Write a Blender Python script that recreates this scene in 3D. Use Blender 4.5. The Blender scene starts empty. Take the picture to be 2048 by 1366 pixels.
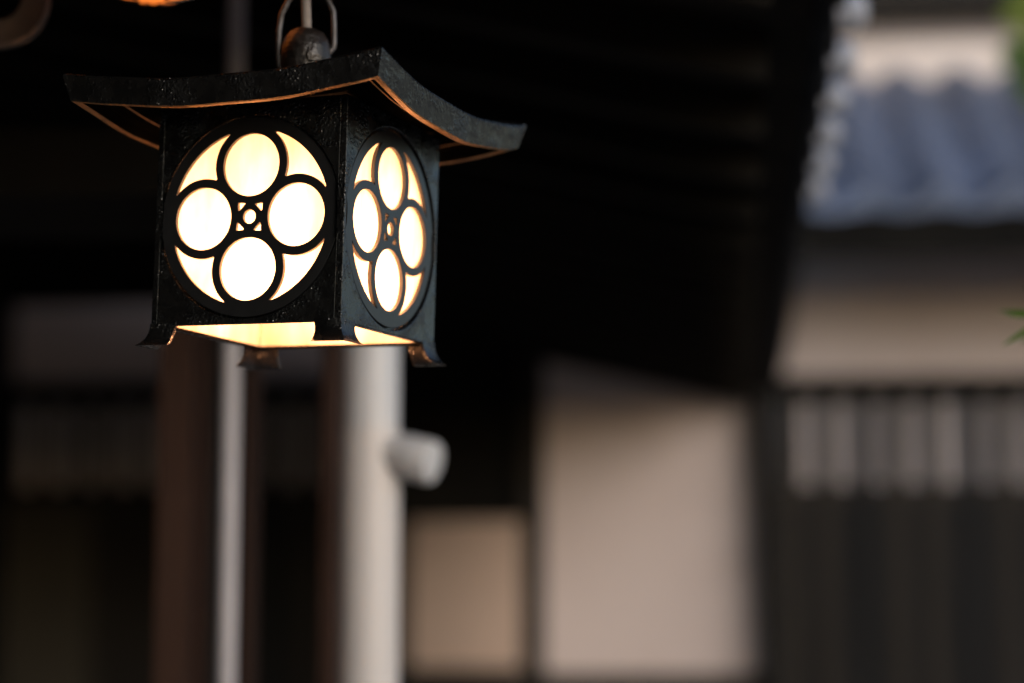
import bpy, bmesh, math, random
from mathutils import Vector, Matrix
from math import sin, cos, pi, radians, sqrt, atan2, tan

random.seed(7)
scn = bpy.context.scene
C = scn.collection

# ------------------------------------------------------------------ camera
FPX, PITCH, EYE = 4267.0, radians(6.6), 1.60          # focal length in px of the 2048 wide photo
cd = bpy.data.cameras.new('camera')
cam = bpy.data.objects.new('camera', cd); C.objects.link(cam)
cam.location = (0, 0, EYE); cam.rotation_euler = (pi / 2 + PITCH, 0, 0)
cd.sensor_width = 36.0; cd.lens = FPX * 36.0 / 2048.0
cd.clip_start = 0.02; cd.clip_end = 1500
cd.dof.use_dof = True; cd.dof.focus_distance = 1.46
cd.dof.aperture_fstop = cd.lens / 1000.0 / 0.0305
scn.camera = cam

# ------------------------------------------------------------------ sky, sun, exposure
SUN_EL, SUN_AZ = radians(17), radians(38)             # azimuth: from straight behind the camera towards the right
world = bpy.data.worlds.new('World'); scn.world = world; world.use_nodes = True
wn = world.node_tree.nodes; wl = world.node_tree.links
bg = wn['Background']
sky = wn.new('ShaderNodeTexSky'); sky.sky_type = 'NISHITA'; sky.sun_disc = False
to_sun = Vector((sin(SUN_AZ) * cos(SUN_EL), -cos(SUN_AZ) * cos(SUN_EL), sin(SUN_EL)))
sky.sun_elevation = SUN_EL
sky.sun_rotation = atan2(to_sun.x, to_sun.y)
sky.air_density = 1.0; sky.dust_density = 1.3; sky.ozone_density = 1.7
wl.new(sky.outputs[0], bg.inputs[0]); bg.inputs[1].default_value = 0.12
sl = bpy.data.lights.new('sun', 'SUN'); sl.energy = 1.0; sl.angle = radians(24); sl.color = (1.0, .945, .93)
sun = bpy.data.objects.new('sun', sl); C.objects.link(sun)
sun.rotation_euler = to_sun.to_track_quat('Z', 'Y').to_euler(); sun.location = (3, -3, 6)
vs = scn.view_settings
vs.view_transform = 'Standard'; vs.look = 'None'; vs.exposure = 0.50; vs.gamma = 1.0; vs.use_curve_mapping = False
scn.cycles.use_denoising = True
scn.cycles.max_bounces = 8

# ------------------------------------------------------------------ helpers
GA = radians(-6.0)                                      # the buildings' grid is turned 6 degrees against the camera
GM = Matrix.Rotation(GA, 4, 'Z')
def ray(x, y):
    return Vector(((x - 1024) / FPX,
                   cos(PITCH) - (683 - y) / FPX * sin(PITCH),
                   sin(PITCH) + (683 - y) / FPX * cos(PITCH)))
def G(x, y, v):
    """photo pixel -> grid point on the plane v (metres ahead along the buildings)"""
    d = GM.inverted() @ ray(x, y)
    t = v / d.y
    return Vector((d.x * t, v, EYE + d.z * t))
def Wp(x, y, Y):
    d = ray(x, y); t = Y / d.y
    return Vector((d.x * t, Y, EYE + d.z * t))
def px(P):
    q = P - Vector((0, 0, EYE))
    dz = q.y * cos(PITCH) + q.z * sin(PITCH); uy = -q.y * sin(PITCH) + q.z * cos(PITCH)
    return (1024 + FPX * q.x / dz, 683 - FPX * uy / dz) if dz > .01 else (-9999, -9999)

def nodes_of(m):
    return m.node_tree.nodes, m.node_tree.links
def mat(name, c1, c2=None, scale=5.0, rough=.7, spec=.4, bump=0.0, bscale=None, stretch=None, metal=0.0, coat=0.0, detail=6.0, rough2=None, bdist=None):
    m = bpy.data.materials.new(name); m.use_nodes = True
    n, l = nodes_of(m); b = n['Principled BSDF']
    b.inputs['Base Color'].default_value = (*c1, 1); b.inputs['Roughness'].default_value = rough
    b.inputs['Specular IOR Level'].default_value = spec; b.inputs['Metallic'].default_value = metal
    b.inputs['Coat Weight'].default_value = coat
    tc = n.new('ShaderNodeTexCoord'); mp = n.new('ShaderNodeMapping'); l.new(tc.outputs['Object'], mp.inputs[0])
    if stretch: mp.inputs['Scale'].default_value = stretch
    if c2 is not None:
        t = n.new('ShaderNodeTexNoise'); t.inputs['Scale'].default_value = scale; t.inputs['Detail'].default_value = detail
        r = n.new('ShaderNodeValToRGB'); r.color_ramp.elements[0].position = .3; r.color_ramp.elements[1].position = .72
        r.color_ramp.elements[0].color = (*c1, 1); r.color_ramp.elements[1].color = (*c2, 1)
        l.new(mp.outputs[0], t.inputs['Vector']); l.new(t.outputs[0], r.inputs[0]); l.new(r.outputs[0], b.inputs['Base Color'])
        if rough2 is not None:
            rr = n.new('ShaderNodeMapRange'); rr.inputs['To Min'].default_value = rough; rr.inputs['To Max'].default_value = rough2
            l.new(t.outputs[0], rr.inputs['Value']); l.new(rr.outputs[0], b.inputs['Roughness'])
    if bump:
        t2 = n.new('ShaderNodeTexNoise'); t2.inputs['Scale'].default_value = bscale or scale * 3; t2.inputs['Detail'].default_value = 4
        bp = n.new('ShaderNodeBump'); bp.inputs['Strength'].default_value = bump; bp.inputs['Distance'].default_value = bdist or .3 / (bscale or scale * 3)
        l.new(mp.outputs[0], t2.inputs['Vector']); l.new(t2.outputs[0], bp.inputs['Height']); l.new(bp.outputs[0], b.inputs['Normal'])
    return m

M = {}
M['iron'] = mat('cast_iron_black_paint', (.003, .003, .0033), (.006, .0058, .0055), 90, .18, .85, 1.0, 430, rough2=.36, bdist=.0011)
_n, _l = nodes_of(M['iron'])
_bp = [q for q in _n if q.type == 'BUMP'][0]; _h = _bp.inputs['Height'].links[0].from_socket
_tc = [q for q in _n if q.type == 'TEX_COORD'][0]
_nm = _n.new('ShaderNodeTexNoise'); _nm.inputs['Scale'].default_value = 38; _nm.inputs['Detail'].default_value = 3; _l.new(_tc.outputs['Object'], _nm.inputs['Vector'])
_rm = _n.new('ShaderNodeMapRange'); _rm.inputs['From Min'].default_value = .40; _rm.inputs['From Max'].default_value = .66; _rm.inputs['To Min'].default_value = .12; _rm.inputs['To Max'].default_value = 1.25
_l.new(_nm.outputs[0], _rm.inputs['Value'])
_mu = _n.new('ShaderNodeMath'); _mu.operation = 'MULTIPLY'; _l.new(_h, _mu.inputs[0]); _l.new(_rm.outputs[0], _mu.inputs[1])
_vo = _n.new('ShaderNodeTexVoronoi'); _vo.inputs['Scale'].default_value = 260; _l.new(_tc.outputs['Object'], _vo.inputs['Vector'])
_rv = _n.new('ShaderNodeMapRange'); _rv.inputs['From Min'].default_value = 0; _rv.inputs['From Max'].default_value = .28; _rv.inputs['To Min'].default_value = .8; _rv.inputs['To Max'].default_value = 0
_l.new(_vo.outputs['Distance'], _rv.inputs['Value'])
_m2 = _n.new('ShaderNodeMath'); _m2.operation = 'MULTIPLY'; _l.new(_rv.outputs[0], _m2.inputs[0]); _l.new(_rm.outputs[0], _m2.inputs[1])
_ad = _n.new('ShaderNodeMath'); _ad.operation = 'ADD'; _l.new(_mu.outputs[0], _ad.inputs[0]); _l.new(_m2.outputs[0], _ad.inputs[1])
_l.new(_ad.outputs[0], _bp.inputs['Height'])
M['matte_black'] = mat('matte_black_iron', (.0025, .0025, .0025), (.004, .004, .004), 60, .9, .0)  # dull black without sheen, for the roof underside and bottom rails
M['worn_glow'] = mat('worn_edge_glow_tint', (.42, .24, .095), (.20, .115, .05), 150, .42, .5, .3, 400, metal=.4)  # bare worn rim edge; orange tint puts the lantern's glow into the colour
M['iron_smooth'] = mat('smooth_black_enamel', (.007, .007, .0075), (.011, .011, .0115), 60, .36, .75, .08, 300)
M['rust'] = mat('weathered_iron', (.004, .004, .004), (.022, .016, .014), 90, .34, .5, 1.0, 180)
M['wire'] = mat('dull_steel_wire', (.11, .105, .11), (.05, .04, .036), 120, .45, .5, .2, 400, metal=.5)
M['cord'] = mat('beige_cord', (.23, .20, .185), (.18, .145, .125), 140, .6, .3, .2, 500)
M['acrylic'] = None
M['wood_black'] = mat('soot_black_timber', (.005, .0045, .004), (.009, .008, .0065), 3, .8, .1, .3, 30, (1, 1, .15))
M['wood_dark'] = mat('dark_stained_timber', (.014, .0115, .009), (.024, .019, .015), 4, .7, .2, .3, 40, (6, 6, .4))
M['wood_grey'] = mat('weathered_grey_timber', (.010, .010, .0105), (.018, .0175, .0175), 5, .8, .1, .3, 40, (8, 8, .4))
M['wood_brown'] = mat('red_brown_timber', (.038, .0175, .011), (.026, .013, .009), 5, .65, .18, .25, 40, (14, 14, .5))
M['wood_olive'] = mat('olive_brown_board', (.040, .034, .025), (.030, .026, .019), 3, .7, .3, .2, 30, (5, 5, .5))
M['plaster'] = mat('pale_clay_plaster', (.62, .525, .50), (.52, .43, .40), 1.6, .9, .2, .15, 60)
M['plaster_warm'] = mat('warm_clay_plaster', (.74, .56, .46), (.65, .485, .39), 1.8, .9, .2, .15, 60)
M['plaster_bright'] = mat('bright_lime_plaster', (.80, .70, .64), (.70, .60, .54), 4, .85, .2, .1, 60)
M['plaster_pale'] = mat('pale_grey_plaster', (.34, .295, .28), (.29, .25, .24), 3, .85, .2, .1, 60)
M['plaster_white'] = mat('white_lime_plaster', (.54, .48, .47), (.44, .39, .38), 3, .85, .2, .1, 60)
M['pvc'] = mat('aged_white_pvc', (.45, .465, .50), (.46, .45, .445), 7, .42, .45, .03, 40, (1, 1, .5))
M['pvc_warm'] = mat('yellowed_pvc', (.505, .465, .445), (.45, .44, .45), 9, .45, .4, .03, 40, (1, 1, .35))
M['conduit'] = mat('white_conduit_plastic', (.38, .37, .40), (.33, .32, .35), 9, .45, .45)
M['tile'] = mat('blue_grey_roof_tile', (.080, .105, .175), (.118, .148, .225), 7, .34, .5, .15, 40, rough2=.5)
_n, _l = nodes_of(M['tile']); _b = _n['Principled BSDF']                 # tone differs from tile to tile
_oi = _n.new('ShaderNodeObjectInfo'); _hv = _n.new('ShaderNodeHueSaturation'); _mr = _n.new('ShaderNodeMapRange')
_mr.inputs['To Min'].default_value = .72; _mr.inputs['To Max'].default_value = 1.22
_l.new(_oi.outputs['Random'], _mr.inputs['Value']); _l.new(_mr.outputs[0], _hv.inputs['Value'])
_src = _b.inputs['Base Color'].links[0].from_socket; _l.new(_src, _hv.inputs['Color']); _l.new(_hv.outputs[0], _b.inputs['Base Color'])
M['tile_end'] = mat('pale_grey_eave_tile', (.22, .235, .28), (.29, .305, .35), 14, .4, .5, .1, 60)
M['old_tile'] = mat('sooty_grey_tile', (.014, .015, .018), (.026, .028, .032), 9, .5, .4, .1, 40)
M['zinc'] = mat('dull_zinc_sheet', (.012, .0115, .011), (.018, .017, .016), 8, .6, .2)
M['ground'] = mat('packed_gravel_ground', (.20, .18, .16), (.28, .255, .23), 9, .9, .2, .5, 60)
M['rope'] = mat('dark_hemp_rope', (.05, .04, .03), (.08, .06, .045), 90, .85, .2, .4, 300)
M['bark'] = mat('maple_bark', (.10, .082, .065), (.055, .045, .036), 12, .85, .2, .5, 40, (3, 3, .6))

def leaf_mat(name, c1, c2):
    m = mat(name, c1, c2, 30, .45, .4)
    n, l = nodes_of(m); b = n['Principled BSDF']; out = n['Material Output']
    tr = n.new('ShaderNodeBsdfTranslucent'); mx = n.new('ShaderNodeMixShader'); mx.inputs[0].default_value = .4
    tr.inputs[0].default_value = (c2[0] * 1.5, c2[1] * 1.5, c2[2], 1)
    l.new(b.outputs[0], mx.inputs[1]); l.new(tr.outputs[0], mx.inputs[2]); l.new(mx.outputs[0], out.inputs[0])
    return m
M['leaf'] = leaf_mat('maple_leaf_green', (.06, .14, .016), (.095, .17, .025))
M['leaf_young'] = leaf_mat('young_maple_leaf_green', (.17, .24, .035), (.25, .29, .05))

def shade_mat(name, col, refl):
    """thin lamp shade sheet: part of the bulb's light passes, part is scattered back"""
    m = bpy.data.materials.new(name); m.use_nodes = True
    n, l = nodes_of(m); n.remove(n['Principled BSDF']); out = n['Material Output']
    tc = n.new('ShaderNodeTexCoord'); nz = n.new('ShaderNodeTexNoise'); nz.inputs['Scale'].default_value = 45; nz.inputs['Detail'].default_value = 5
    mp = n.new('ShaderNodeMapping'); mp.inputs['Scale'].default_value = (1, 1, .35)
    l.new(tc.outputs['Object'], mp.inputs[0]); l.new(mp.outputs[0], nz.inputs['Vector'])
    r = n.new('ShaderNodeValToRGB'); r.color_ramp.elements[0].position = .35; r.color_ramp.elements[1].position = .65
    r.color_ramp.elements[0].color = (col[0] * .74, col[1] * .68, col[2] * .60, 1); r.color_ramp.elements[1].color = (*col, 1)
    l.new(nz.outputs[0], r.inputs[0])
    tr = n.new('ShaderNodeBsdfTranslucent'); df = n.new('ShaderNodeBsdfDiffuse')
    mx = n.new('ShaderNodeMixShader'); mx.inputs[0].default_value = refl
    l.new(r.outputs[0], tr.inputs[0]); l.new(r.outputs[0], df.inputs[0])
    l.new(tr.outputs[0], mx.inputs[1]); l.new(df.outputs[0], mx.inputs[2]); l.new(mx.outputs[0], out.inputs[0])
    return m
M['acrylic'] = shade_mat('frosted_lamp_sheet', (.92, .90, .84), .42)
M['amber'] = shade_mat('amber_lamp_glass', (.85, .52, .20), .25)

# ---- bmesh shapes
def box(bm, u0, u1, v0, v1, z0, z1):
    vs_ = [bm.verts.new(p) for p in ((u0, v0, z0), (u1, v0, z0), (u1, v1, z0), (u0, v1, z0), (u0, v0, z1), (u1, v0, z1), (u1, v1, z1), (u0, v1, z1))]
    for f in ((0, 3, 2, 1), (4, 5, 6, 7), (0, 1, 5, 4), (1, 2, 6, 5), (2, 3, 7, 6), (3, 0, 4, 7)):
        bm.faces.new([vs_[i] for i in f])
def hexa(bm, pts):
    vs_ = [bm.verts.new(p) for p in pts]
    for f in ((0, 3, 2, 1), (4, 5, 6, 7), (0, 1, 5, 4), (1, 2, 6, 5), (2, 3, 7, 6), (3, 0, 4, 7)):
        bm.faces.new([vs_[i] for i in f])
def tube(bm, pts, rad, n=12, caps=True, flat=1.0):
    pts = [Vector(p) for p in pts]; rings = []
    rads = rad if isinstance(rad, (list, tuple)) else [rad] * len(pts)
    prev = None
    for i, p in enumerate(pts):
        t = (pts[min(i + 1, len(pts) - 1)] - pts[max(i - 1, 0)]).normalized()
        if prev is None:
            a = t.orthogonal().normalized()
        else:
            a = (prev - t * prev.dot(t)).normalized()
        prev = a; b = t.cross(a)
        rings.append([bm.verts.new(p + (a * cos(2 * pi * k / n) + b * sin(2 * pi * k / n) * flat) * rads[i]) for k in range(n)])
    for r0, r1 in zip(rings, rings[1:]):
        for k in range(n):
            bm.faces.new((r0[k], r0[(k + 1) % n], r1[(k + 1) % n], r1[k]))
    if caps:
        bm.faces.new(rings[0][::-1]); bm.faces.new(rings[-1])
def lathe(bm, prof, n=32):
    rings = []
    for r, z in prof:
        rings.append([bm.verts.new((r * cos(2 * pi * k / n), r * sin(2 * pi * k / n), z)) for k in range(n)] if r > 1e-6 else [bm.verts.new((0, 0, z))])
    for a, b in zip(rings, rings[1:]):
        for k in range(n):
            k2 = (k + 1) % n
            if len(a) == 1 and len(b) == 1: continue
            if len(a) == 1: bm.faces.new((a[0], b[k2], b[k]))
            elif len(b) == 1: bm.faces.new((a[k], a[k2], b[0]))
            else: bm.faces.new((a[k], a[k2], b[k2], b[k]))

def mesh_of(name, bm, m, smooth=None, bevel=0.0):
    bmesh.ops.recalc_face_normals(bm, faces=bm.faces)
    if bevel:
        bmesh.ops.bevel(bm, geom=[e for e in bm.edges if len(e.link_faces) == 2 and e.calc_face_angle(0) > .6], offset=bevel, segments=2, profile=.6, affect='EDGES')
    me = bpy.data.meshes.new(name)
    if smooth is not None:
        for f in bm.faces: f.smooth = True
        for e in bm.edges:
            if len(e.link_faces) == 2 and e.calc_face_angle(0) > smooth: e.smooth = False
    bm.to_mesh(me); bm.free()
    if m: me.materials.append(m)
    return me
def put(name, me, parent=None, loc=None, rot=None):
    o = bpy.data.objects.new(name, me); C.objects.link(o)
    if parent is not None: o.parent = parent
    if loc is not None: o.location = loc
    if rot is not None: o.rotation_euler = rot
    return o
def tag(o, label=None, cat=None, group=None, kind=None):
    if label: o['label'] = label
    if cat: o['category'] = cat
    if group: o['group'] = group
    if kind: o['kind'] = kind
    return o
class Thing:
    """Empty at a thing's base on the buildings' grid; parts are given in grid metres"""
    def __init__(s, name, base, label=None, cat=None, group=None, kind=None):
        s.base = Vector(base); s.root = bpy.data.objects.new(name, None); C.objects.link(s.root)
        s.root.empty_display_size = .1
        s.root.location = GM @ s.base; s.root.rotation_euler = (0, 0, GA)
        tag(s.root, label, cat, group, kind)
    def part(s, name, bm, m, parent=None, smooth=None, bevel=0.0, label=None):
        bmesh.ops.translate(bm, verts=bm.verts, vec=-s.base)
        o = put(name, mesh_of(name, bm, m, smooth, bevel), parent or s.root)
        if label: o['label'] = label
        return o
    def boxp(s, name, u0, u1, v0, v1, z0, z1, m, parent=None, bevel=0.0, label=None):
        bm = bmesh.new(); box(bm, u0, u1, v0, v1, z0, z1)
        return s.part(name, bm, m, parent, None, bevel, label)

# ------------------------------------------------------------------ ground
bm = bmesh.new()
vv = [bm.verts.new(p) for p in ((-400, -400, 0), (400, -400, 0), (400, 400, 0), (-400, 400, 0))]; bm.faces.new(vv)
tag(put('ground', mesh_of('ground', bm, M['ground'])), 'packed grey gravel ground of the courtyard', 'ground', kind='structure')

# ------------------------------------------------------------------ dark house whose eave hangs over the lantern
VW = 7.5                                                # end wall plane
Pc = G(1525, 790, VW); UE, ZE = Pc.x, Pc.z              # lower eave edge: runs along v at u = UE, height ZE
SL = .235                                               # soffit rise per metre towards the house
UL = G(16, 700, 9.0).x                                  # long side wall on the left
def soff(u): return ZE + (UE - u) * SL
house = Thing('timber_house', ((UE + UL) / 2, VW / 2, 0), 'black timber house with deep eave above the lantern and pale plaster end bay', 'house')
V0, V1 = -5.0, 8.95
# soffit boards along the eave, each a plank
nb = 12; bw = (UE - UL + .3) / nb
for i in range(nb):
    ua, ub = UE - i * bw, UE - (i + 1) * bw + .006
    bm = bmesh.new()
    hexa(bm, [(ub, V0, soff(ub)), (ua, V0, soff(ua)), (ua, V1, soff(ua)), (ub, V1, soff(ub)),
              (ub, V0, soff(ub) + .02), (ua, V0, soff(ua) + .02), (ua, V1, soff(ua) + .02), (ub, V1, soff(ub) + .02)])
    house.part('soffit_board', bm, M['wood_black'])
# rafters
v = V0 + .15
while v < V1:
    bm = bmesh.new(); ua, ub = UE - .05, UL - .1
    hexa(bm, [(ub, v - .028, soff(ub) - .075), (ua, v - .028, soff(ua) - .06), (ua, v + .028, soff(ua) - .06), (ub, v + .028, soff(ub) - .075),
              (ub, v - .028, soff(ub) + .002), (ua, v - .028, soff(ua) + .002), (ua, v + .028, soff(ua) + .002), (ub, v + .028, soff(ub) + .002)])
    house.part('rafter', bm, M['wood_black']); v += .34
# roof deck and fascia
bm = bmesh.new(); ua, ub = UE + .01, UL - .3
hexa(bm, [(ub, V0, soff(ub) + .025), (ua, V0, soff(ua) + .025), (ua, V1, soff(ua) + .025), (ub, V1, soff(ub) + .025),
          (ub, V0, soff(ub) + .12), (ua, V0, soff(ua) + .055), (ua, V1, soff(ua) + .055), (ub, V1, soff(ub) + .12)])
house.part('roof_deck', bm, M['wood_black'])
# eave tiles: curved pan tile with a round end boss, one per 0.247 m
def eave_tile():
    bm = bmesh.new(); n = 10; L = .26; rows = []
    for (uo, zo) in ((.035, .0), (-L, .065)):
        rows.append([bm.verts.new((uo, (k / n - .5) * .25, zo + .018 * cos(2 * pi * (k / n - .12)))) for k in range(n + 1)])
    for a, b in zip(rows, rows[1:]):
        for k in range(n): bm.faces.new((a[k], a[k + 1], b[k + 1], b[k]))
    r = bmesh.ops.solidify(bm, geom=bm.faces[:], thickness=.016)
    # hanging lip of the eave tile
    for k in range(n):
        y0, y1 = (k / n - .5) * .25, ((k + 1) / n - .5) * .25
        z0, z1 = .018 * cos(2 * pi * (k / n - .12)), .018 * cos(2 * pi * ((k + 1) / n - .12))
        hexa(bm, [(.022, y0, z0 - .016), (.036, y0, z0 - .016), (.036, y1, z1 - .016), (.022, y1, z1 - .016),
                  (.022, y0, z0), (.036, y0, z0), (.036, y1, z1), (.022, y1, z1)])
    me = mesh_of('eave_tile', bm, M['old_tile'], .6); return me
def eave_boss():
    bm = bmesh.new()
    lathe(bm, [(0, .040), (.015, .038), (.020, .032), (.022, .033), (.026, .026), (.026, .0), (0, 0)], 18)
    bmesh.ops.rotate(bm, verts=bm.verts, cent=(0, 0, 0), matrix=Matrix.Rotation(pi / 2, 3, 'Y'))
    return mesh_of('end_boss', bm, M['tile_end'], .5)
me_t, me_b = eave_tile(), eave_boss()
tile_v = []
vt = 2.32 - .247 * 10
while vt < V1 - .1:
    o = put('eave_tile', me_t, house.root, Vector((UE + .012, vt, ZE + .075)) - house.base)
    if vt < 4.15: put('end_boss', me_b, o, (.030, -.09, -.008))   # the far stretch has plain edge tiles
    vt += .247
# end wall at VW: plaster bay, posts, sill
def gz(y, v=VW, x=1300): return G(x, y, v).z
uA0, uA1 = G(1044, 1000, VW).x, G(1091, 1000, VW).x
uB0 = G(1517, 900, VW).x; uB1 = uB0 + .062
zs = gz(1347)
house.boxp('post', uA0, uA1, VW - .06, VW + .06, 0, soff(uA0) + .0, M['wood_dark'])
bm = bmesh.new(); dx = .018                             # old corner post leans a little
hexa(bm, [(uB0 + dx * 2.3, VW - .07, 0), (uB1 + dx * 2.3, VW - .07, 0), (uB1 + dx * 2.3, VW + .06, 0), (uB0 + dx * 2.3, VW + .06, 0),
          (uB0 - dx, VW - .07, soff(uB0)), (uB1 - dx * 1.6, VW - .07, soff(uB1)), (uB1 - dx * 1.6, VW + .06, soff(uB1)), (uB0 - dx, VW + .06, soff(uB0))])
house.part('post', bm, M['wood_dark'], label='leaning dark corner post')
bm = bmesh.new()
hexa(bm, [(uA1 - .01, VW - .012, zs - .004), (uB0 + .032, VW - .012, zs - .004), (uB0 + .032, VW + .04, zs - .004), (uA1 - .01, VW + .04, zs - .004),
          (uA1 - .01, VW - .012, soff(uA1)), (uB0 + .025, VW - .012, soff(uB0 + .025)), (uB0 + .025, VW + .04, soff(uB0 + .025)), (uA1 - .01, VW + .04, soff(uA1))])
house.part('plaster_panel', bm, M['plaster'])
house.boxp('sill', uA1, uB0 + .03, VW - .045, VW + .05, zs - .08, zs, M['wood_dark'])
house.boxp('skirt_board', uA1, uB0 + .03, VW - .02, VW + .03, 0, zs - .08, M['wood_dark'])
# dark hanging board over the passage
uH0 = G(700, 900, VW).x
house.boxp('dark_cover_board', UL, uH0 - .004, VW - .028, VW + .028, gz(610, VW, 150), soff(UL), M['wood_black'])  # added black board, covers the lit tile roof and darkens the passage top
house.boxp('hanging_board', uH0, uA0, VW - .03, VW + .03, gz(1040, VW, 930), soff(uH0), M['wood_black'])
# long side wall of upright boards
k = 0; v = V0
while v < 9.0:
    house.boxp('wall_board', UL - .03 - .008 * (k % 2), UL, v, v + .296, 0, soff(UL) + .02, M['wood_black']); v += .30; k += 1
# zinc downpipe at the eave's far end
dp = Thing('downpipe', G(1552, 900, VW - .22), 'thin grey zinc downpipe hanging from the far end of the dark eave', 'downpipe')
dp.base.z = 0; dp.root.location = GM @ dp.base
bm = bmesh.new()
p0, p1, p2, p3 = G(1594, 470, 5.9), G(1584, 560, 6.3), G(1560, 720, VW - .22), G(1540, 800, VW - .16)
tube(bm, [p0, p1, p2, p3, Vector((p3.x, p3.y, .02))], .020, 12)
dp.part('pipe', bm, M['zinc'], smooth=.7)
for zz in (1.0, 1.75):
    bm = bmesh.new(); tube(bm, [(p3.x, p3.y, zz - .012), (p3.x, p3.y, zz + .012)], .025, 12); box(bm, p3.x - .006, p3.x + .006, p3.y, VW - .06, zz - .008, zz + .008)
    dp.part('bracket', bm, M['zinc'])

# ------------------------------------------------------------------ facing house across the yard
VF, VE, VU = 9.1, 8.2, 10.0                             # lower wall, roof eave, upper wall planes
U0, U1 = UL - .6, 3.7
fh = Thing('tiled_house', ((U0 + U1) / 2, VF, 0), 'plaster house with blue grey tiled pent roof and dark lattice at the far side', 'house')
def fz(y, x=1800, v=VF): return G(x, y, v).z
zb1, zb0 = fz(752), fz(797)                             # beam
zg0 = fz(975)                                           # foot of the pale boards seen between the slats
z_e = G(1800, 400, VE).z; z_t = G(1800, 150, VU).z
uP0, uP1 = G(803, 1100, VF).x, G(1060, 1100, VF).x      # plaster bay in the passage
uQ = G(800, 700, VF).x
fh.boxp('upper_plaster', U0, uQ, VF - .012, VF + .08, zb1 - .01, z_e + .0, M['plaster_warm'])  # warm tint put into the plaster to offset bluish skylight at the left
fh.boxp('upper_plaster', uQ, U1, VF - .01, VF + .08, zb1 - .01, z_e + .45, M['plaster'])
fh.boxp('beam', U0, U1, VF - .075, VF + .02, zb0, zb1, M['wood_black'])
# lower left: lattice ; middle: plaster bay ; right: lattice
def lattice(u0, u1, pitch, w, back='plaster_white'):
    fh.boxp('backing_board', u0, u1, VF - .004, VF + .06, zg0, zb0 + .01, M[back])
    fh.boxp('skirt_board', u0, u1, VF - .030, VF + .06, 0, zg0 - .049, M['wood_grey'])
    fh.boxp('rail', u0, u1, VF - .033, VF + .018, zg0 - .05, zg0 + .012, M['wood_dark'])
    u = u0 + pitch * .3; i = 0
    me = None
    while u < u1 - w:
        ww = w * (1 + .07 * sin(i * 2.3)); 
        fh.boxp('slat', u, u + ww, VF - .042, VF - .018, .12, zb0 + .004, M['wood_dark'] if i % 3 else M['wood_grey'])
        u += pitch * (1 + .045 * sin(i * 1.7)); i += 1
lattice(G(1472, 900, VF).x, U1, .148, .078)
lattice(G(15, 900, VF).x - .2, G(790, 900, VF).x, .146, .074, 'plaster_bright')  # paler backing colour stands in for light missing at the left
fh.boxp('door_board', G(-20, 1100, VF).x, G(188, 1100, VF).x, VF - .07, VF - .05, .1, fz(1005), M['wood_olive'])
zps = fz(1336, 930)
fh.boxp('plaster_panel', uP0 - .12, uP1 + .1, VF - .012, VF + .05, zps, zb0 + .01, M['plaster_warm'])
fh.boxp('sill', uP0 - .12, uP1 + .1, VF - .05, VF + .05, zps - .1, zps, M['wood_dark'])
fh.boxp('skirt_board', uP0 - .12, uP1 + .1, VF - .02, VF + .05, 0, zps - .1, M['wood_dark'])
fh.boxp('plaster_panel', uP1 + .1, G(1470, 900, VF).x, VF - .012, VF + .05, .1, zb0 + .01, M['plaster_warm'])
for xx in (798, 1478):
    uu = G(xx, 1000, VF).x
    fh.boxp('post', uu - .055, uu + .055, VF - .085, VF + .06, 0, zb0, M['wood_dark'])
# pent roof: deck, eave board, rafters, tiles
UR0 = -.25
rs = (z_t - z_e) / (VU - VE)
bm = bmesh.new()
hexa(bm, [(UR0, VE, z_e - .09), (U1, VE, z_e - .09), (U1, VU, z_t - .09), (UR0, VU, z_t - .09), (UR0, VE, z_e - .035), (U1, VE, z_e - .035), (U1, VU, z_t - .035), (UR0, VU, z_t - .035)])
roof2 = fh.part('pent_roof', bm, M['wood_black'])
fh.boxp('eave_board', UR0, U1, VE + .01, VE + .05, z_e - .215, z_e - .088, M['wood_black'], roof2)
u = UR0 + .2
while u < U1:
    bm = bmesh.new()
    hexa(bm, [(u - .03, VE + .06, z_e - .155), (u + .03, VE + .06, z_e - .155), (u + .03, VF, z_e - .155 + rs * (VF - VE - .06)), (u - .03, VF, z_e - .155 + rs * (VF - VE - .06)),
              (u - .03, VE + .06, z_e - .06), (u + .03, VE + .06, z_e - .06), (u + .03, VF, z_e - .06 + rs * (VF - VE - .06)), (u - .03, VF, z_e - .06 + rs * (VF - VE - .06))])
    fh.part('rafter', bm, M['wood_black'], roof2); u += .36
TP = .272                                               # tile pitch
def pan_tile(front):
    bm = bmesh.new(); n = 14; L = .27; rows = []
    def prof(t):                                        # t 0..1: a wide pan and one roll
        return .036 * (cos(2 * pi * t) if t < 1 else 1) * (1.25 if t < .25 or t > .75 else 1.0)
    for (vo, zo) in ((0, .030), (L, L * rs + .002)):
        rows.append([bm.verts.new((k / n * TP - TP / 2, vo, zo + prof(k / n))) for k in range(n + 1)])
    lo = [bm.verts.new((k / n * TP - TP / 2, .004, (.2 * prof(k / n) - .036 if front else prof(k / n) - .004))) for k in range(n + 1)]
    for a, b in ((lo, rows[0]), (rows[0], rows[1])):
        for k in range(n): bm.faces.new((a[k], a[k + 1], b[k + 1], b[k]))
    return mesh_of('roof_tile', bm, M['tile'], .8)
me_f, me_p = pan_tile(True), pan_tile(False)
nrow = 8; dv = (VU - VE) / nrow
ncol = int((U1 - 0.0 + 2.2) / TP)
uoff = G(1740, 150, VU).x                               # a pan's middle lies here at the top of the roof
c0 = int((UR0 - uoff) / TP)
for c in range(c0, int((U1 - uoff) / TP)):
    for r in range(nrow):
        vv0 = VE - .03 + r * dv
        o = put('roof_tile', me_f if r == 0 else me_p, roof2,
                Vector((uoff + c * TP + random.uniform(-.004, .004), vv0, z_e + (vv0 - VE) * rs + random.uniform(-.003, .003))) - fh.base)
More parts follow.
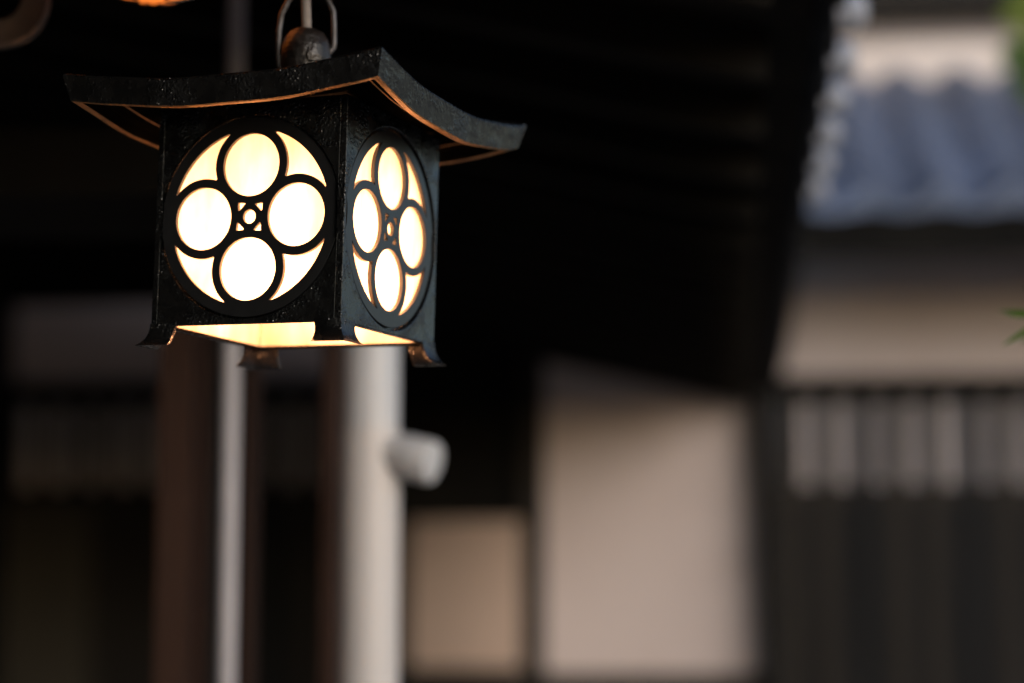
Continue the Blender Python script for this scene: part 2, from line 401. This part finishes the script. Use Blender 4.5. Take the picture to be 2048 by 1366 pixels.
# upper storey
zu1, zu0 = G(1800, 82, VU - .05).z, G(1800, 40, VU - .05).z
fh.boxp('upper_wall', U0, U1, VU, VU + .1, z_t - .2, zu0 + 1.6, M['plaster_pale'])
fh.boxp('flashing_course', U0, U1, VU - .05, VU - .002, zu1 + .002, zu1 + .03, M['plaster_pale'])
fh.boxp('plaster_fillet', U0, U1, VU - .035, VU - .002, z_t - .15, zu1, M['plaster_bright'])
fh.boxp('upper_beam', U0, U1, VU - .10, VU - .003, zu0 - .01, zu0 + .16, M['wood_dark'])
fh.boxp('upper_boards', U0, U1, VU - .03, VU - .001, zu0 + .16, zu0 + 1.6, M['wood_dark'])
bm = bmesh.new()
hexa(bm, [(U0, VU - .7, zu0 + 1.45), (U1, VU - .7, zu0 + 1.45), (U1, VU + 2.6, zu0 + 2.7), (U0, VU + 2.6, zu0 + 2.7), (U0, VU - .7, zu0 + 1.55), (U1, VU - .7, zu0 + 1.55), (U1, VU + 2.6, zu0 + 2.8), (U0, VU + 2.6, zu0 + 2.8)])
fh.part('main_roof', bm, M['tile'])
fh.boxp('rear_mass', U0, U1, VU + .1, VU + 2.5, 0, zu0 + 1.5, M['wood_dark'])

# ------------------------------------------------------------------ posts and pipes under the eave
VP, VD = 2.55, 2.45
zcb0, zcb1 = G(500, 430, VP).z, G(500, 300, VP).z
house.boxp('cross_beam', UL, G(805, 380, VP).x, VD - .05, VP + .16, zcb0, zcb1, M['wood_black'], bevel=.004)
def post(x0, x1, v, th, m, label, name='timber_post', cat='post', grp=None):
    a, b = G(x0, 1000, v).x, G(x1, 1000, v).x
    t = Thing(name, ((a + b) / 2, v + th / 2, 0), label, cat, grp)
    return t, a, b
t, a, b = post(312, 382, VP, .09, 'wood_brown', 'red brown timber post left of the thin white conduit')
t.boxp('shaft', a, b, VP, VP + .09, .10, zcb0 + .004, M['wood_brown'], bevel=.004)
t.boxp('foot_stone', a - .05, b + .05, VP - .05, VP + .14, 0, .10, M['wood_grey'], bevel=.012)
t, a, b = post(384, 500, VP + .10, .03, 'wood_grey', 'narrow dark grey board behind the thin white conduit', 'timber_board', 'board')
t.boxp('plank', a, G(440, 1000, VP + .10).x, VP + .10, VP + .13, .02, zcb0 + .004, M['wood_grey'], bevel=.003)
t.boxp('edge_batten', G(482, 1000, VP + .08).x, G(503, 1000, VP + .08).x, VP + .08, VP + .13, .02, zcb0 + .003, M['wood_brown'], bevel=.003)
t.boxp('backing', G(440, 1000, VP + .10).x - .002, G(484, 1000, VP + .10).x, VP + .105, VP + .125, .02, zcb0 + .002, M['wood_grey'])
t, a, b = post(640, 674, VP + .1, .04, 'wood_brown', 'slim red brown timber post directly left of the white drainpipe')
t.boxp('shaft', a, b, VP + .10, VP + .14, .08, zcb0 + .004, M['wood_brown'], bevel=.003)
t.boxp('foot_stone', a - .05, b + .05, VP + .06, VP + .18, 0, .08, M['wood_grey'], bevel=.012)
# white conduit
ca, cb = G(441, 1000, VP - .035).x, G(476, 1000, VP - .035).x; cr = (cb - ca) / 2; cu = (ca + cb) / 2
cu_y = VP - .035
t = Thing('conduit_pipe', (cu, VP - .035, 0), 'thin white plastic conduit running up between brown timbers', 'pipe')
bm = bmesh.new(); tube(bm, [(cu, cu_y, .03), (cu, cu_y, soff(cu) - .06)], cr, 20); t.part('tube', bm, M['conduit'], smooth=.7)
for zz in (.7, 2.08):
    bm = bmesh.new(); tube(bm, [(cu, cu_y, zz - .01), (cu, cu_y, zz + .01)], cr + .0015, 20); box(bm, cu - .02, cu + .02, cu_y + .018, VP + .104, zz - .01, zz + .01)
    t.part('saddle_clip', bm, M['conduit'])
# white drainpipe with capped side branch
da, db = G(669, 1000, VD).x, G(790, 1000, VD).x; dr = (db - da) / 2 * .985; du = (da + db) / 2
t = Thing('drainpipe', (du, VD + dr, 0), 'wide white plastic drainpipe with a capped stub branching to the right', 'drainpipe')
zj = G(740, 852, VD).z; ztop = zcb0 + .01
bm = bmesh.new(); tube(bm, [(du, VD + dr, .02), (du, VD + dr, ztop)], dr * .955, 40); t.part('tube', bm, M['pvc'], smooth=.7)
bm = bmesh.new()
zk = zj - .62
tube(bm, [(du, VD + dr, zk), (du, VD + dr, zk + .006), (du, VD + dr, zj - .006), (du, VD + dr, zj)], [dr * .97, dr, dr, dr * .975], 40)
fit = t.part('branch_fitting', bm, M['pvc_warm'], smooth=.5)
bp0 = Vector((du, VD + dr, G(790, 893, VD).z)); pe = G(851, 921, VD - .01)
ax = (pe - bp0); ax.y = -.022; ax = ax.normalized(); ln = (pe - bp0).length * .98
bm = bmesh.new(); sr = .0255
tube(bm, [bp0 + ax * .01, bp0 + ax * (ln - .03)], sr * .93, 32)
t.part('stub', bm, M['pvc'], fit, smooth=.7)
bm = bmesh.new()
tube(bm, [bp0 + ax * (ln - .045), bp0 + ax * (ln - .042), bp0 + ax * (ln - .006), bp0 + ax * (ln - .001), bp0 + ax * ln], [sr * .95, sr, sr, sr * .93, sr * .8], 32)
t.part('cap', bm, M['pvc'], fit, smooth=.5)
bm = bmesh.new(); tube(bm, [(du, VD + dr, 1.94), (du, VD + dr, 1.965)], dr + .002, 40); box(bm, du - .012, du + .012, VD + 2 * dr, VD + 2 * dr + .06, 1.945, 1.96)
t.part('pipe_clamp', bm, M['zinc'])

# ------------------------------------------------------------------ the lantern
LB = .075
LM = Matrix.Translation((-.1542, 1.5306, EYE + .256)) @ Matrix.Rotation(.0237, 4, 'Y') @ Matrix.Rotation(-.3969, 4, 'Z')
lant = bpy.data.objects.new('hanging_lantern', None); C.objects.link(lant); lant.empty_display_size = .05
base_off = Vector((0, 0, -.09))
lant.matrix_world = LM @ Matrix.Translation(base_off)
tag(lant, 'black cast iron hanging lantern glowing through round flower crests', 'lantern')
def lpart(name, me, parent=None, loc=(0, 0, 0), rotz=0.0):
    o = put(name, me, parent or lant)
    o.location = (Vector(loc) - base_off) if parent is None else loc
    o.rotation_euler = (0, 0, rotz); return o

def circ(cx, cy, r, n=48): return [(cx + r * cos(2 * pi * k / n), cy + r * sin(2 * pi * k / n)) for k in range(n)]
def plate(name, loops, half, bev, m, smooth=.6):
    cu_ = bpy.data.curves.new(name, 'CURVE'); cu_.dimensions = '2D'; cu_.fill_mode = 'BOTH'
    cu_.extrude = half - bev; cu_.bevel_depth = bev; cu_.bevel_resolution = 1; cu_.offset = -bev
    for lp in loops:
        s = cu_.splines.new('POLY'); s.points.add(len(lp) - 1)
        for p, q in zip(s.points, lp): p.co = (q[0], q[1], 0, 1)
        s.use_cyclic_u = True
    ob = bpy.data.objects.new(name + '_outline', cu_); C.objects.link(ob)
    dg = bpy.context.evaluated_depsgraph_get(); dg.update()
    me = bpy.data.meshes.new_from_object(ob.evaluated_get(dg)); me.name = name
    bpy.data.objects.remove(ob); bpy.data.curves.remove(cu_)
    # plate drawn in x,y -> stands up: x along the face, y up, thickness along the face normal (-y)
    me.transform(Matrix.Rotation(pi / 2, 4, 'X'))
    b2 = bmesh.new(); b2.from_mesh(me)
    bmesh.ops.remove_doubles(b2, verts=b2.verts, dist=1e-5)
    bmesh.ops.recalc_face_normals(b2, faces=b2.faces)
    for f in b2.faces: f.smooth = False
    b2.to_mesh(me); b2.free()
    me.materials.clear(); me.materials.append(m)
    return me
# crest: four round openings, four horn shaped spandrels, a centre dot and four small triangles
RC, RR, RO, RD = .0367, .0221, .0285, .0622
def arc(cx, cy, r, a0, a1, n):
    return [(cx + r * cos(a0 + (a1 - a0) * k / (n - 1)), cy + r * sin(a0 + (a1 - a0) * k / (n - 1))) for k in range(n)]
loops = [circ(0, 0, .0703, 96)]
for k in range(4): loops.append(circ(RC * cos(k * pi / 2), RC * sin(k * pi / 2), RR, 56))
# spandrel between the east (RC,0) and north (0,RC) rings
cosb = (RC * RC + RD * RD - RO * RO) / (2 * RC * RD); be = math.acos(cosb)      # tip on the outer circle, from the ring's axis
dd = RC / sqrt(2) ; hh = sqrt(RO * RO - dd * dd); cusp = (dd / sqrt(2) * 1 + hh / sqrt(2), dd / sqrt(2) + hh / sqrt(2))
tipE = (RD * cos(be), RD * sin(be)); tipN = (RD * cos(pi / 2 - be), RD * sin(pi / 2 - be))
aE0 = atan2(tipE[1], tipE[0] - RC); aE1 = atan2(cusp[1], cusp[0] - RC)
aN0 = atan2(cusp[1] - RC, cusp[0]); aN1 = atan2(tipN[1] - RC, tipN[0])
sp = arc(0, 0, RD, be + .035, pi / 2 - be - .035, 22) + arc(0, RC, RO, aN1 - .05, aN0 + .04, 18) + arc(RC, 0, RO, aE1 - .04, aE0 + .05, 18)
tri = [(.0046, .0090), (.0096, .0095), (.0101, .0090), (.0098, .0040), (.0091, .0037), (.0043, .0083)]
for k in range(4):
    c_, s_ = cos(k * pi / 2), sin(k * pi / 2)
    loops.append([(x * c_ - y * s_, x * s_ + y * c_) for x, y in sp])
    loops.append([(x * c_ - y * s_, x * s_ + y * c_) for x, y in tri])
loops.append(circ(0, 0, .0049, 24))
me_crest = plate('crest_disc', loops, .0016, .0003, M['iron_smooth'])
ZB, ZT = -.0751, .0815
def panel_loops(hw):
    return [[(-hw, ZB), (hw, ZB), (hw, ZT), (-hw, ZT)], circ(0, 0, .0726, 96)]
me_panA = plate('side_panel', panel_loops(LB), .0024, .0006, M['iron'])
me_panB = plate('side_panel', panel_loops(LB - .0050), .0024, .0006, M['iron'])
def sheet(hw):
    bm = bmesh.new(); a = [bm.verts.new(p) for p in ((-hw, 0, ZB + .002), (hw, 0, ZB + .002), (hw, 0, ZT - .002), (-hw, 0, ZT - .002))]
    bm.faces.new(a); return mesh_of('lamp_sheet', bm, M['acrylic'])
me_shA, me_shB = sheet(LB - .0074), sheet(LB - .0074)
def ring_flange():
    bm = bmesh.new(); n = 72
    a = [bm.verts.new((.0745 * cos(2 * pi * k / n), 0, .0745 * sin(2 * pi * k / n))) for k in range(n)]
    b = [bm.verts.new((.0660 * cos(2 * pi * k / n), 0, .0660 * sin(2 * pi * k / n))) for k in range(n)]
    for k in range(n): bm.faces.new((a[k], a[(k + 1) % n], b[(k + 1) % n], b[k]))
    return mesh_of('crest_seat', bm, M['iron'])
me_seat = ring_flange()
for k in range(4):
    rz = k * pi / 2; R3 = Matrix.Rotation(rz, 3, 'Z')
    full = k % 2 == 1                                   # the panels left and right run over the corners
    off = R3 @ Vector((0, -(LB - .0024) - (.0 if full else .0), 0))
    p = lpart('side_panel', me_panA if full else me_panB, None, off, rz)
    c = lpart('crest_disc', me_crest, p, (0, .0006, 0))
    c2 = lpart('crest_seat', me_seat, p, (0, .0031, 0))
    lpart('lamp_sheet', me_shA, None, R3 @ Vector((0, -(LB - .0070), 0)), rz)
# feet: angle pieces that flare outwards
def foot():
    bm = bmesh.new(); n = 9; L = .0165; arm = .0195; th = .0030; rings = []
    for i in range(n):
        t_ = i / (n - 1); d = -.002 + (L + .002) * t_
        o = .0005 + .0076 * t_ ** 2.3; z = ZB - d + (.0022 * t_ ** 4)
        w = arm * (1.06 - .10 * min(1, t_ * 2.2))
        e = LB + o
        pts = [(-w + LB, -e), (e, -e), (e, w - LB), (e - th, w - LB), (e - th, -e + th), (-w + LB, -e + th)]
        rings.append([bm.verts.new((x, y, z)) for x, y in pts])
    for a, b in zip(rings, rings[1:]):
        for k in range(6): bm.faces.new((a[k], a[(k + 1) % 6], b[(k + 1) % 6], b[k]))
    bm.faces.new(rings[0]); bm.faces.new(rings[-1][::-1])
    return mesh_of('foot', bm, M['iron'], .55, .0004)
me_foot = foot()
for k in range(4): lpart('foot', me_foot, None, (0, 0, 0), k * pi / 2)
# bottom rim holding the sheets
for k in range(4):
    bm = bmesh.new(); box(bm, -LB + .0055, LB - .0055, -LB + .0049, -LB + .0066, ZB + .0003, ZB + .0020)
    lpart('bottom_rail', mesh_of('bottom_rail', bm, M['matte_black'], None, .0003), None, (0, 0, 0), k * pi / 2)
# roof
SAG = [.0100, .0145, .0115, .0115]                      # front-left, right, back, left edge
def roof_mesh():
    bm = bmesh.new(); N = 20
    prof = [(.020, .0845, 0), (.066, .0838, .15), (.0990, .0880, .72), (.0995, .0862, .73), (.1015, .0862, .76), (.1020, .0885, .77), (.1110, .0890, .93), (.1128, .0868, .95), (.1138, .0803, 1.0), (.1144, .0797, 1.0), (.1190, .0796, 1.0),
            (.1200, .0802, 1.0), (.1246, .0975, 1.0), (.1238, .0990, 1.0), (.1180, .0994, .95), (.090, .0985, .6), (.055, .1030, .25), (.028, .1100, .05), (.010, .1190, 0)]
    rings = []
    for w, z, kk in prof:
        r = []
        for e in range(4):
            for i in range(N):
                s = -1 + 2 * i / N
                x, y = w * s, -w
                # the curve's lift at the corners, a slight hand-cast wobble
                zz = z - SAG[e] * kk * (1 - abs(s) ** 2.1) + (.0004 * sin(9 * s + e * 2 + 1) * kk)
                a = e * pi / 2
                r.append(bm.verts.new((x * cos(a) - y * sin(a), x * sin(a) + y * cos(a), zz)))
        rings.append(r)
    n = 4 * N
    for a, b in zip(rings, rings[1:]):
        j = rings.index(a)
        for k in range(n):
            f = bm.faces.new((a[k], a[(k + 1) % n], b[(k + 1) % n], b[k]))
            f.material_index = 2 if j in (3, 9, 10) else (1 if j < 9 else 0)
    bm.faces.new(rings[-1]); bm.faces.new(rings[0][::-1])
    me = mesh_of('roof', bm, M['iron'], .45); me.materials.append(M['matte_black']); me.materials.append(M['worn_glow']); return me
lroof = lpart('roof', roof_mesh())
# finial ball with side holes, loop handle, cord
bm = bmesh.new()
lathe(bm, [(.0215, .104), (.0205, .110), (.0165, .1135), (.0160, .118), (.0178, .124), (.0186, .131), (.0180, .138), (.0160, .144), (.0125, .1490), (.0075, .1518), (0, .1526)], 40)
for vtx in bm.verts:
    vtx.co += Vector((sin(vtx.co.x * 500 + vtx.co.z * 300), sin(vtx.co.y * 430 + 2), 0)) * .00045
fin = lpart('finial', mesh_of('finial', bm, M['rust'], .9))
bm = bmesh.new(); box(bm, .006, .0205, -.0060, .0060, .1235, .1355)
bmesh.ops.rotate(bm, verts=bm.verts, cent=(0, 0, 0), matrix=Matrix.Rotation(-.75, 3, 'Z'))
lpart('finial_lug', mesh_of('finial_lug', bm, M['rust'], .9, .0045))
yaw_inv = .3969
def lw(x, y, z):                                        # lantern-local point from axes square to the camera
    return Vector((x * cos(yaw_inv) - y * sin(yaw_inv), x * sin(yaw_inv) + y * cos(yaw_inv), z))
bm = bmesh.new()
W2 = .0200
pts = [lw(-.013, 0, .1180), lw(-.0172, 0, .1205), lw(-.0196, 0, .1255), lw(-.0202, 0, .132), lw(-.0205, .0, .150), lw(-.0190, .0, .163), lw(-.0130, 0, .176), lw(-.004, 0, .1825), lw(.004, 0, .1825),
       lw(.0140, 0, .176), lw(.0190, 0, .166), lw(.0198, 0, .155), lw(.0203, 0, .142), lw(.0200, 0, .1385), lw(.0165, 0, .134), lw(.012, 0, .1325)]
tube(bm, pts, .0021, 10)
lpart('handle_loop', mesh_of('handle_loop', bm, M['wire'], .9))
hook_top = LM.inverted() @ Vector((-.158, 1.5306, 2.36))
bm = bmesh.new()
tube(bm, [Vector((.0, 0, .1480)), lw(-.0010, 0, .165), lw(-.0032, 0, .20), hook_top], [.0037, .0036, .0035, .0035], 14)
lpart('cord', mesh_of('cord', bm, M['cord'], .9))
# hook that carries the loop, up to the rafter
bm = bmesh.new()
hk = [lw(.006, .004, .178)]
pts = [lw(.0, .012, .187), lw(.0, .009, .181), lw(0, .003, .1795), lw(0, -.005, .182), lw(0, -.007, .190), lw(0, -.003, .200), lw(0, .003, .21), hook_top + Vector((.003, .012, 0))]
tube(bm, pts, .0018, 8); lpart('hook', mesh_of('hook', bm, M['wire'], .9))
# bulb, socket, light
bm = bmesh.new(); lathe(bm, [(0, -.030), (.008, -.0285), (.014, -.022), (.016, -.014), (.0145, -.004), (.009, .006), (.0075, .012), (0, .012)], 24)
mb = bpy.data.materials.new('lit_bulb_glass'); mb.use_nodes = True
n_, l_ = nodes_of(mb); n_.remove(n_['Principled BSDF']); em = n_.new('ShaderNodeEmission'); em.inputs[0].default_value = (1, .55, .22, 1); em.inputs[1].default_value = 22
l_.new(em.outputs[0], n_['Material Output'].inputs[0])
LIGHT_COL = (1.0, .405, .17)
bulb = lpart('bulb', mesh_of('bulb', bm, mb, .9)); bulb.location.z += .02
bm = bmesh.new(); lathe(bm, [(0, .012), (.0105, .012), (.0105, .045), (.004, .05), (.004, .064), (0, .064)], 20)
sock = lpart('socket', mesh_of('socket', bm, M['iron_smooth'], .6)); sock.location.z += .02
for nm, zz, pw in (('bulb_light', -.050, 2.5),):
    ld = bpy.data.lights.new(nm, 'POINT'); ld.energy = pw; ld.color = LIGHT_COL; ld.shadow_soft_size = .006
    lo = bpy.data.objects.new(nm, ld); C.objects.link(lo); lo.parent = lant; lo.location = Vector((0, 0, zz + .02)) - base_off

# ------------------------------------------------------------------ second lamp above, only its amber bottom in view
PY = 1.62; pc = Wp(307, -208, PY); PR = 221 / FPX * PY * 1.0
pl = bpy.data.objects.new('amber_globe_lamp', None); C.objects.link(pl); pl.location = pc - Vector((0, 0, PR))
tag(pl, 'glowing amber globe lamp cut off by the top edge of the picture', 'lamp')
bm = bmesh.new(); lathe(bm, [(PR * sin(pi * i / 24), PR - PR * cos(pi * i / 24)) for i in range(0, 23)], 40)
put('glass_globe', mesh_of('glass_globe', bm, M['amber'], 1.2), pl)
bm = bmesh.new(); lathe(bm, [(0, PR * 2.02), (PR * .30, PR * 2.0), (PR * .32, PR * 1.94), (PR * .28, PR * 1.9)], 24); put('collar', mesh_of('collar', bm, M['rust'], .6), pl)
for k in range(8):
    a = k * pi / 4 + .42
    bm = bmesh.new(); tube(bm, [(1.006 * PR * sin(pi * i / 24) * cos(a), 1.006 * PR * sin(pi * i / 24) * sin(a), PR - 1.006 * PR * cos(pi * i / 24)) for i in range(1, 23)], .0012, 6)
    put('rib', mesh_of('rib', bm, M['rust'], .9), pl)
bm = bmesh.new(); tube(bm, [(0, 0, PR * 2), (0, 0, PR * 2 + .25)], .003, 8); put('cord', mesh_of('cord', bm, M['cord'], .9), pl)
ld = bpy.data.lights.new('globe_light', 'POINT'); ld.energy = .24; ld.color = LIGHT_COL; ld.shadow_soft_size = .012
lo = bpy.data.objects.new('globe_light', ld); C.objects.link(lo); lo.parent = pl; lo.location = (PR * .35, -PR * .15, PR * .7)

# iron ring at the upper left, hung on a rope
RY = 1.72; rc = Wp(-4, -4, RY); rr = 106 / FPX * RY
rg = bpy.data.objects.new('iron_ring', None); C.objects.link(rg); rg.location = rc - Vector((0, 0, rr)); rg.rotation_euler = (0, 0, .18)
tag(rg, 'dark iron ring hanging in the upper left corner', 'ring')
bm = bmesh.new(); n1 = 48; prof = [(rr, -.004), (rr, .004), (rr - .003, .006), (rr * .80, .0045), (rr * .46, .004), (rr * .42, .002), (rr * .42, -.002), (rr * .46, -.004), (rr * .80, -.0045), (rr - .003, -.006)]
rings = [[bm.verts.new((r * cos(2 * pi * k / n1), y, rr + r * sin(2 * pi * k / n1))) for r, y in prof] for k in range(n1)]
for k in range(n1):
    a, b = rings[k], rings[(k + 1) % n1]
    for j in range(len(prof)): bm.faces.new((a[j], a[(j + 1) % len(prof)], b[(j + 1) % len(prof)], b[j]))
put('ring', mesh_of('ring', bm, mat('brown_iron', (.022, .018, .016), (.034, .026, .022), 60, .5, .5, .2, 200), .5), rg)
bm = bmesh.new(); tube(bm, [(0, 0, rr * 1.42), (0, .012, rr * 1.75), (0, .010, rr * 2.05), (0, 0, rr * 2.4), (0, 0, rr * 2 + .30)], .004, 8); put('rope', mesh_of('rope', bm, M['rope'], .9), rg)

# ------------------------------------------------------------------ maple tree outside the right edge, a few leaves reach in
tr = bpy.data.objects.new('maple_tree', None); C.objects.link(tr); tb = Vector((2.45, 5.5, 0)); tr.location = tb
tag(tr, 'green maple whose leaves reach in at the right edge', 'tree')
def maple_leaf(size, lobes=7):
    """palmate leaf in x,y with its stalk at the origin, middle lobe along +y"""
    out = []; angs = [radians(a) for a in (-125, -82, -40, 0, 40, 82, 125)]; lens = [.42, .70, .92, 1.0, .92, .70, .42]
    ring = []
    for i, (a, L) in enumerate(zip(angs, lens)):
        for (da_, f) in ((-.115, .55), (-.04, .82), (0, 1.0), (.04, .82), (.115, .55)):
            r = L * f; ring.append((r * sin(a + da_), r * cos(a + da_)))
        if i < 6:
            am = (a + angs[i + 1]) / 2; r = .30; ring.append((r * sin(am), r * cos(am)))
    ring.append((0, -.06))
    return [(x * size, y * size, -.10 * size * (x * x + y * y)) for x, y in ring]
def leaf_into(bm, Mx, size):
    ring = maple_leaf(size); c = bm.verts.new(Mx @ Vector((0, .02 * size, 0)))
    vs_ = [bm.verts.new(Mx @ Vector(p)) for p in ring]
    for a, b in zip(vs_, vs_[1:] + vs_[:1]): bm.faces.new((c, a, b))
# trunk and limbs
bm = bmesh.new()
tube(bm, [(0, 0, 0), (.02, -.02, .5), (-.03, .0, 1.1), (.03, .03, 1.8), (.0, .0, 2.6), (.05, .02, 3.5)], [.095, .078, .068, .058, .042, .015], 12)
tr_limbs = [[(-.02, 0, 1.15), (-.55, -1.3, 1.60), (-1.25, -2.9, 1.86), (-1.90, -3.62, 1.93)], [(.02, .02, 1.9), (-.4, .0, 2.45), (-.85, .0, 2.95), (-1.05, .0, 3.05)], [(0, 0, 2.2), (.5, .3, 2.7), (.9, .5, 3.0)],
            [(.02, .02, 1.6), (.5, -.4, 2.2), (.9, -.7, 2.6)], [(.0, .0, 2.6), (-.3, .5, 3.1), (-.5, .8, 3.3)], [(0, 0, 2.7), (.2, -.5, 3.2), (.2, -.9, 3.4)]]
for L in tr_limbs: tube(bm, L, [.032 - .026 * i / (len(L) - 1) for i in range(len(L))], 8)
put('trunk', mesh_of('trunk', bm, M['bark'], .9), tr)
def rnd_rot():
    return (Matrix.Rotation(random.uniform(0, 2 * pi), 4, 'Z') @ Matrix.Rotation(random.uniform(-.7, .7), 4, 'X') @ Matrix.Rotation(random.uniform(-.6, .6), 4, 'Y'))
bm = bmesh.new(); cnt = 0
while cnt < 1100:
    L = random.choice(tr_limbs); k = random.randrange(1, len(L)); f = random.random()
    if L is tr_limbs[0] and (k < 3 or f < .5): cnt += .02; continue
    p = Vector(L[k - 1]).lerp(Vector(L[k]), f) + Vector((random.gauss(0, .26), random.gauss(0, .26), random.gauss(0, .12)))
    wpos = tb + p; X, Y = px(wpos)
    if 0 > wpos.y or (X < 2048 + 420 / max(wpos.y, .5) and -150 < Y < 1500): cnt += .05; continue
    leaf_into(bm, Matrix.Translation(p) @ rnd_rot(), random.uniform(.03, .05)); cnt += 1
crown = tag(put('crown', mesh_of('crown', bm, M['leaf']), tr), kind='stuff')
# leaves in view, each its own part
def aimed_leaf(tip_px, Y, ang, size, tiltx, m, dy=0.0):
    tip = Wp(tip_px[0], tip_px[1], Y)
    Rm = Matrix.Rotation(pi / 2, 4, 'X')                # leaf plane faces the camera, +y up
    Rm = Matrix.Rotation(ang, 4, 'Y') @ Matrix.Rotation(tiltx, 4, 'Z') @ Rm
    b2 = bmesh.new(); leaf_into(b2, Rm, size)
    o = put('leaf', mesh_of('leaf', b2, m), tr); o.location = tip - Rm @ Vector((0, size, -.1 * size ** 3)) - tb
    # stalk
    b3 = bmesh.new(); q = Rm @ Vector((0, -.0, 0)); e = Rm @ Vector((.004, -size * .8, .006)); tube(b3, [q, (q + e) / 2 + Vector((0, 0, .002)), e], .0006, 5)
    put('stalk', mesh_of('stalk', b3, m), o); return o
aimed_leaf((2003, 688), 1.80, radians(-118), .050, .35, M['leaf'])
aimed_leaf((2012, 634), 1.80, radians(-92), .046, -.5, M['leaf'])
aimed_leaf((2058, 560), 1.86, radians(-70), .045, .5, M['leaf'])
for i in range(80):
    tx = 1990 + 110 * random.random(); ty = -30 + 225 * random.random()
    if tx < 2025 and (ty > 130 or ty < 0): tx += 40
    aimed_leaf((tx - 14, ty), 5.3 + random.uniform(-.25, .25), radians(random.uniform(-150, -60)), random.uniform(.05, .065), random.uniform(-.6, .6), M['leaf_young'] if ty < 100 else M['leaf'])
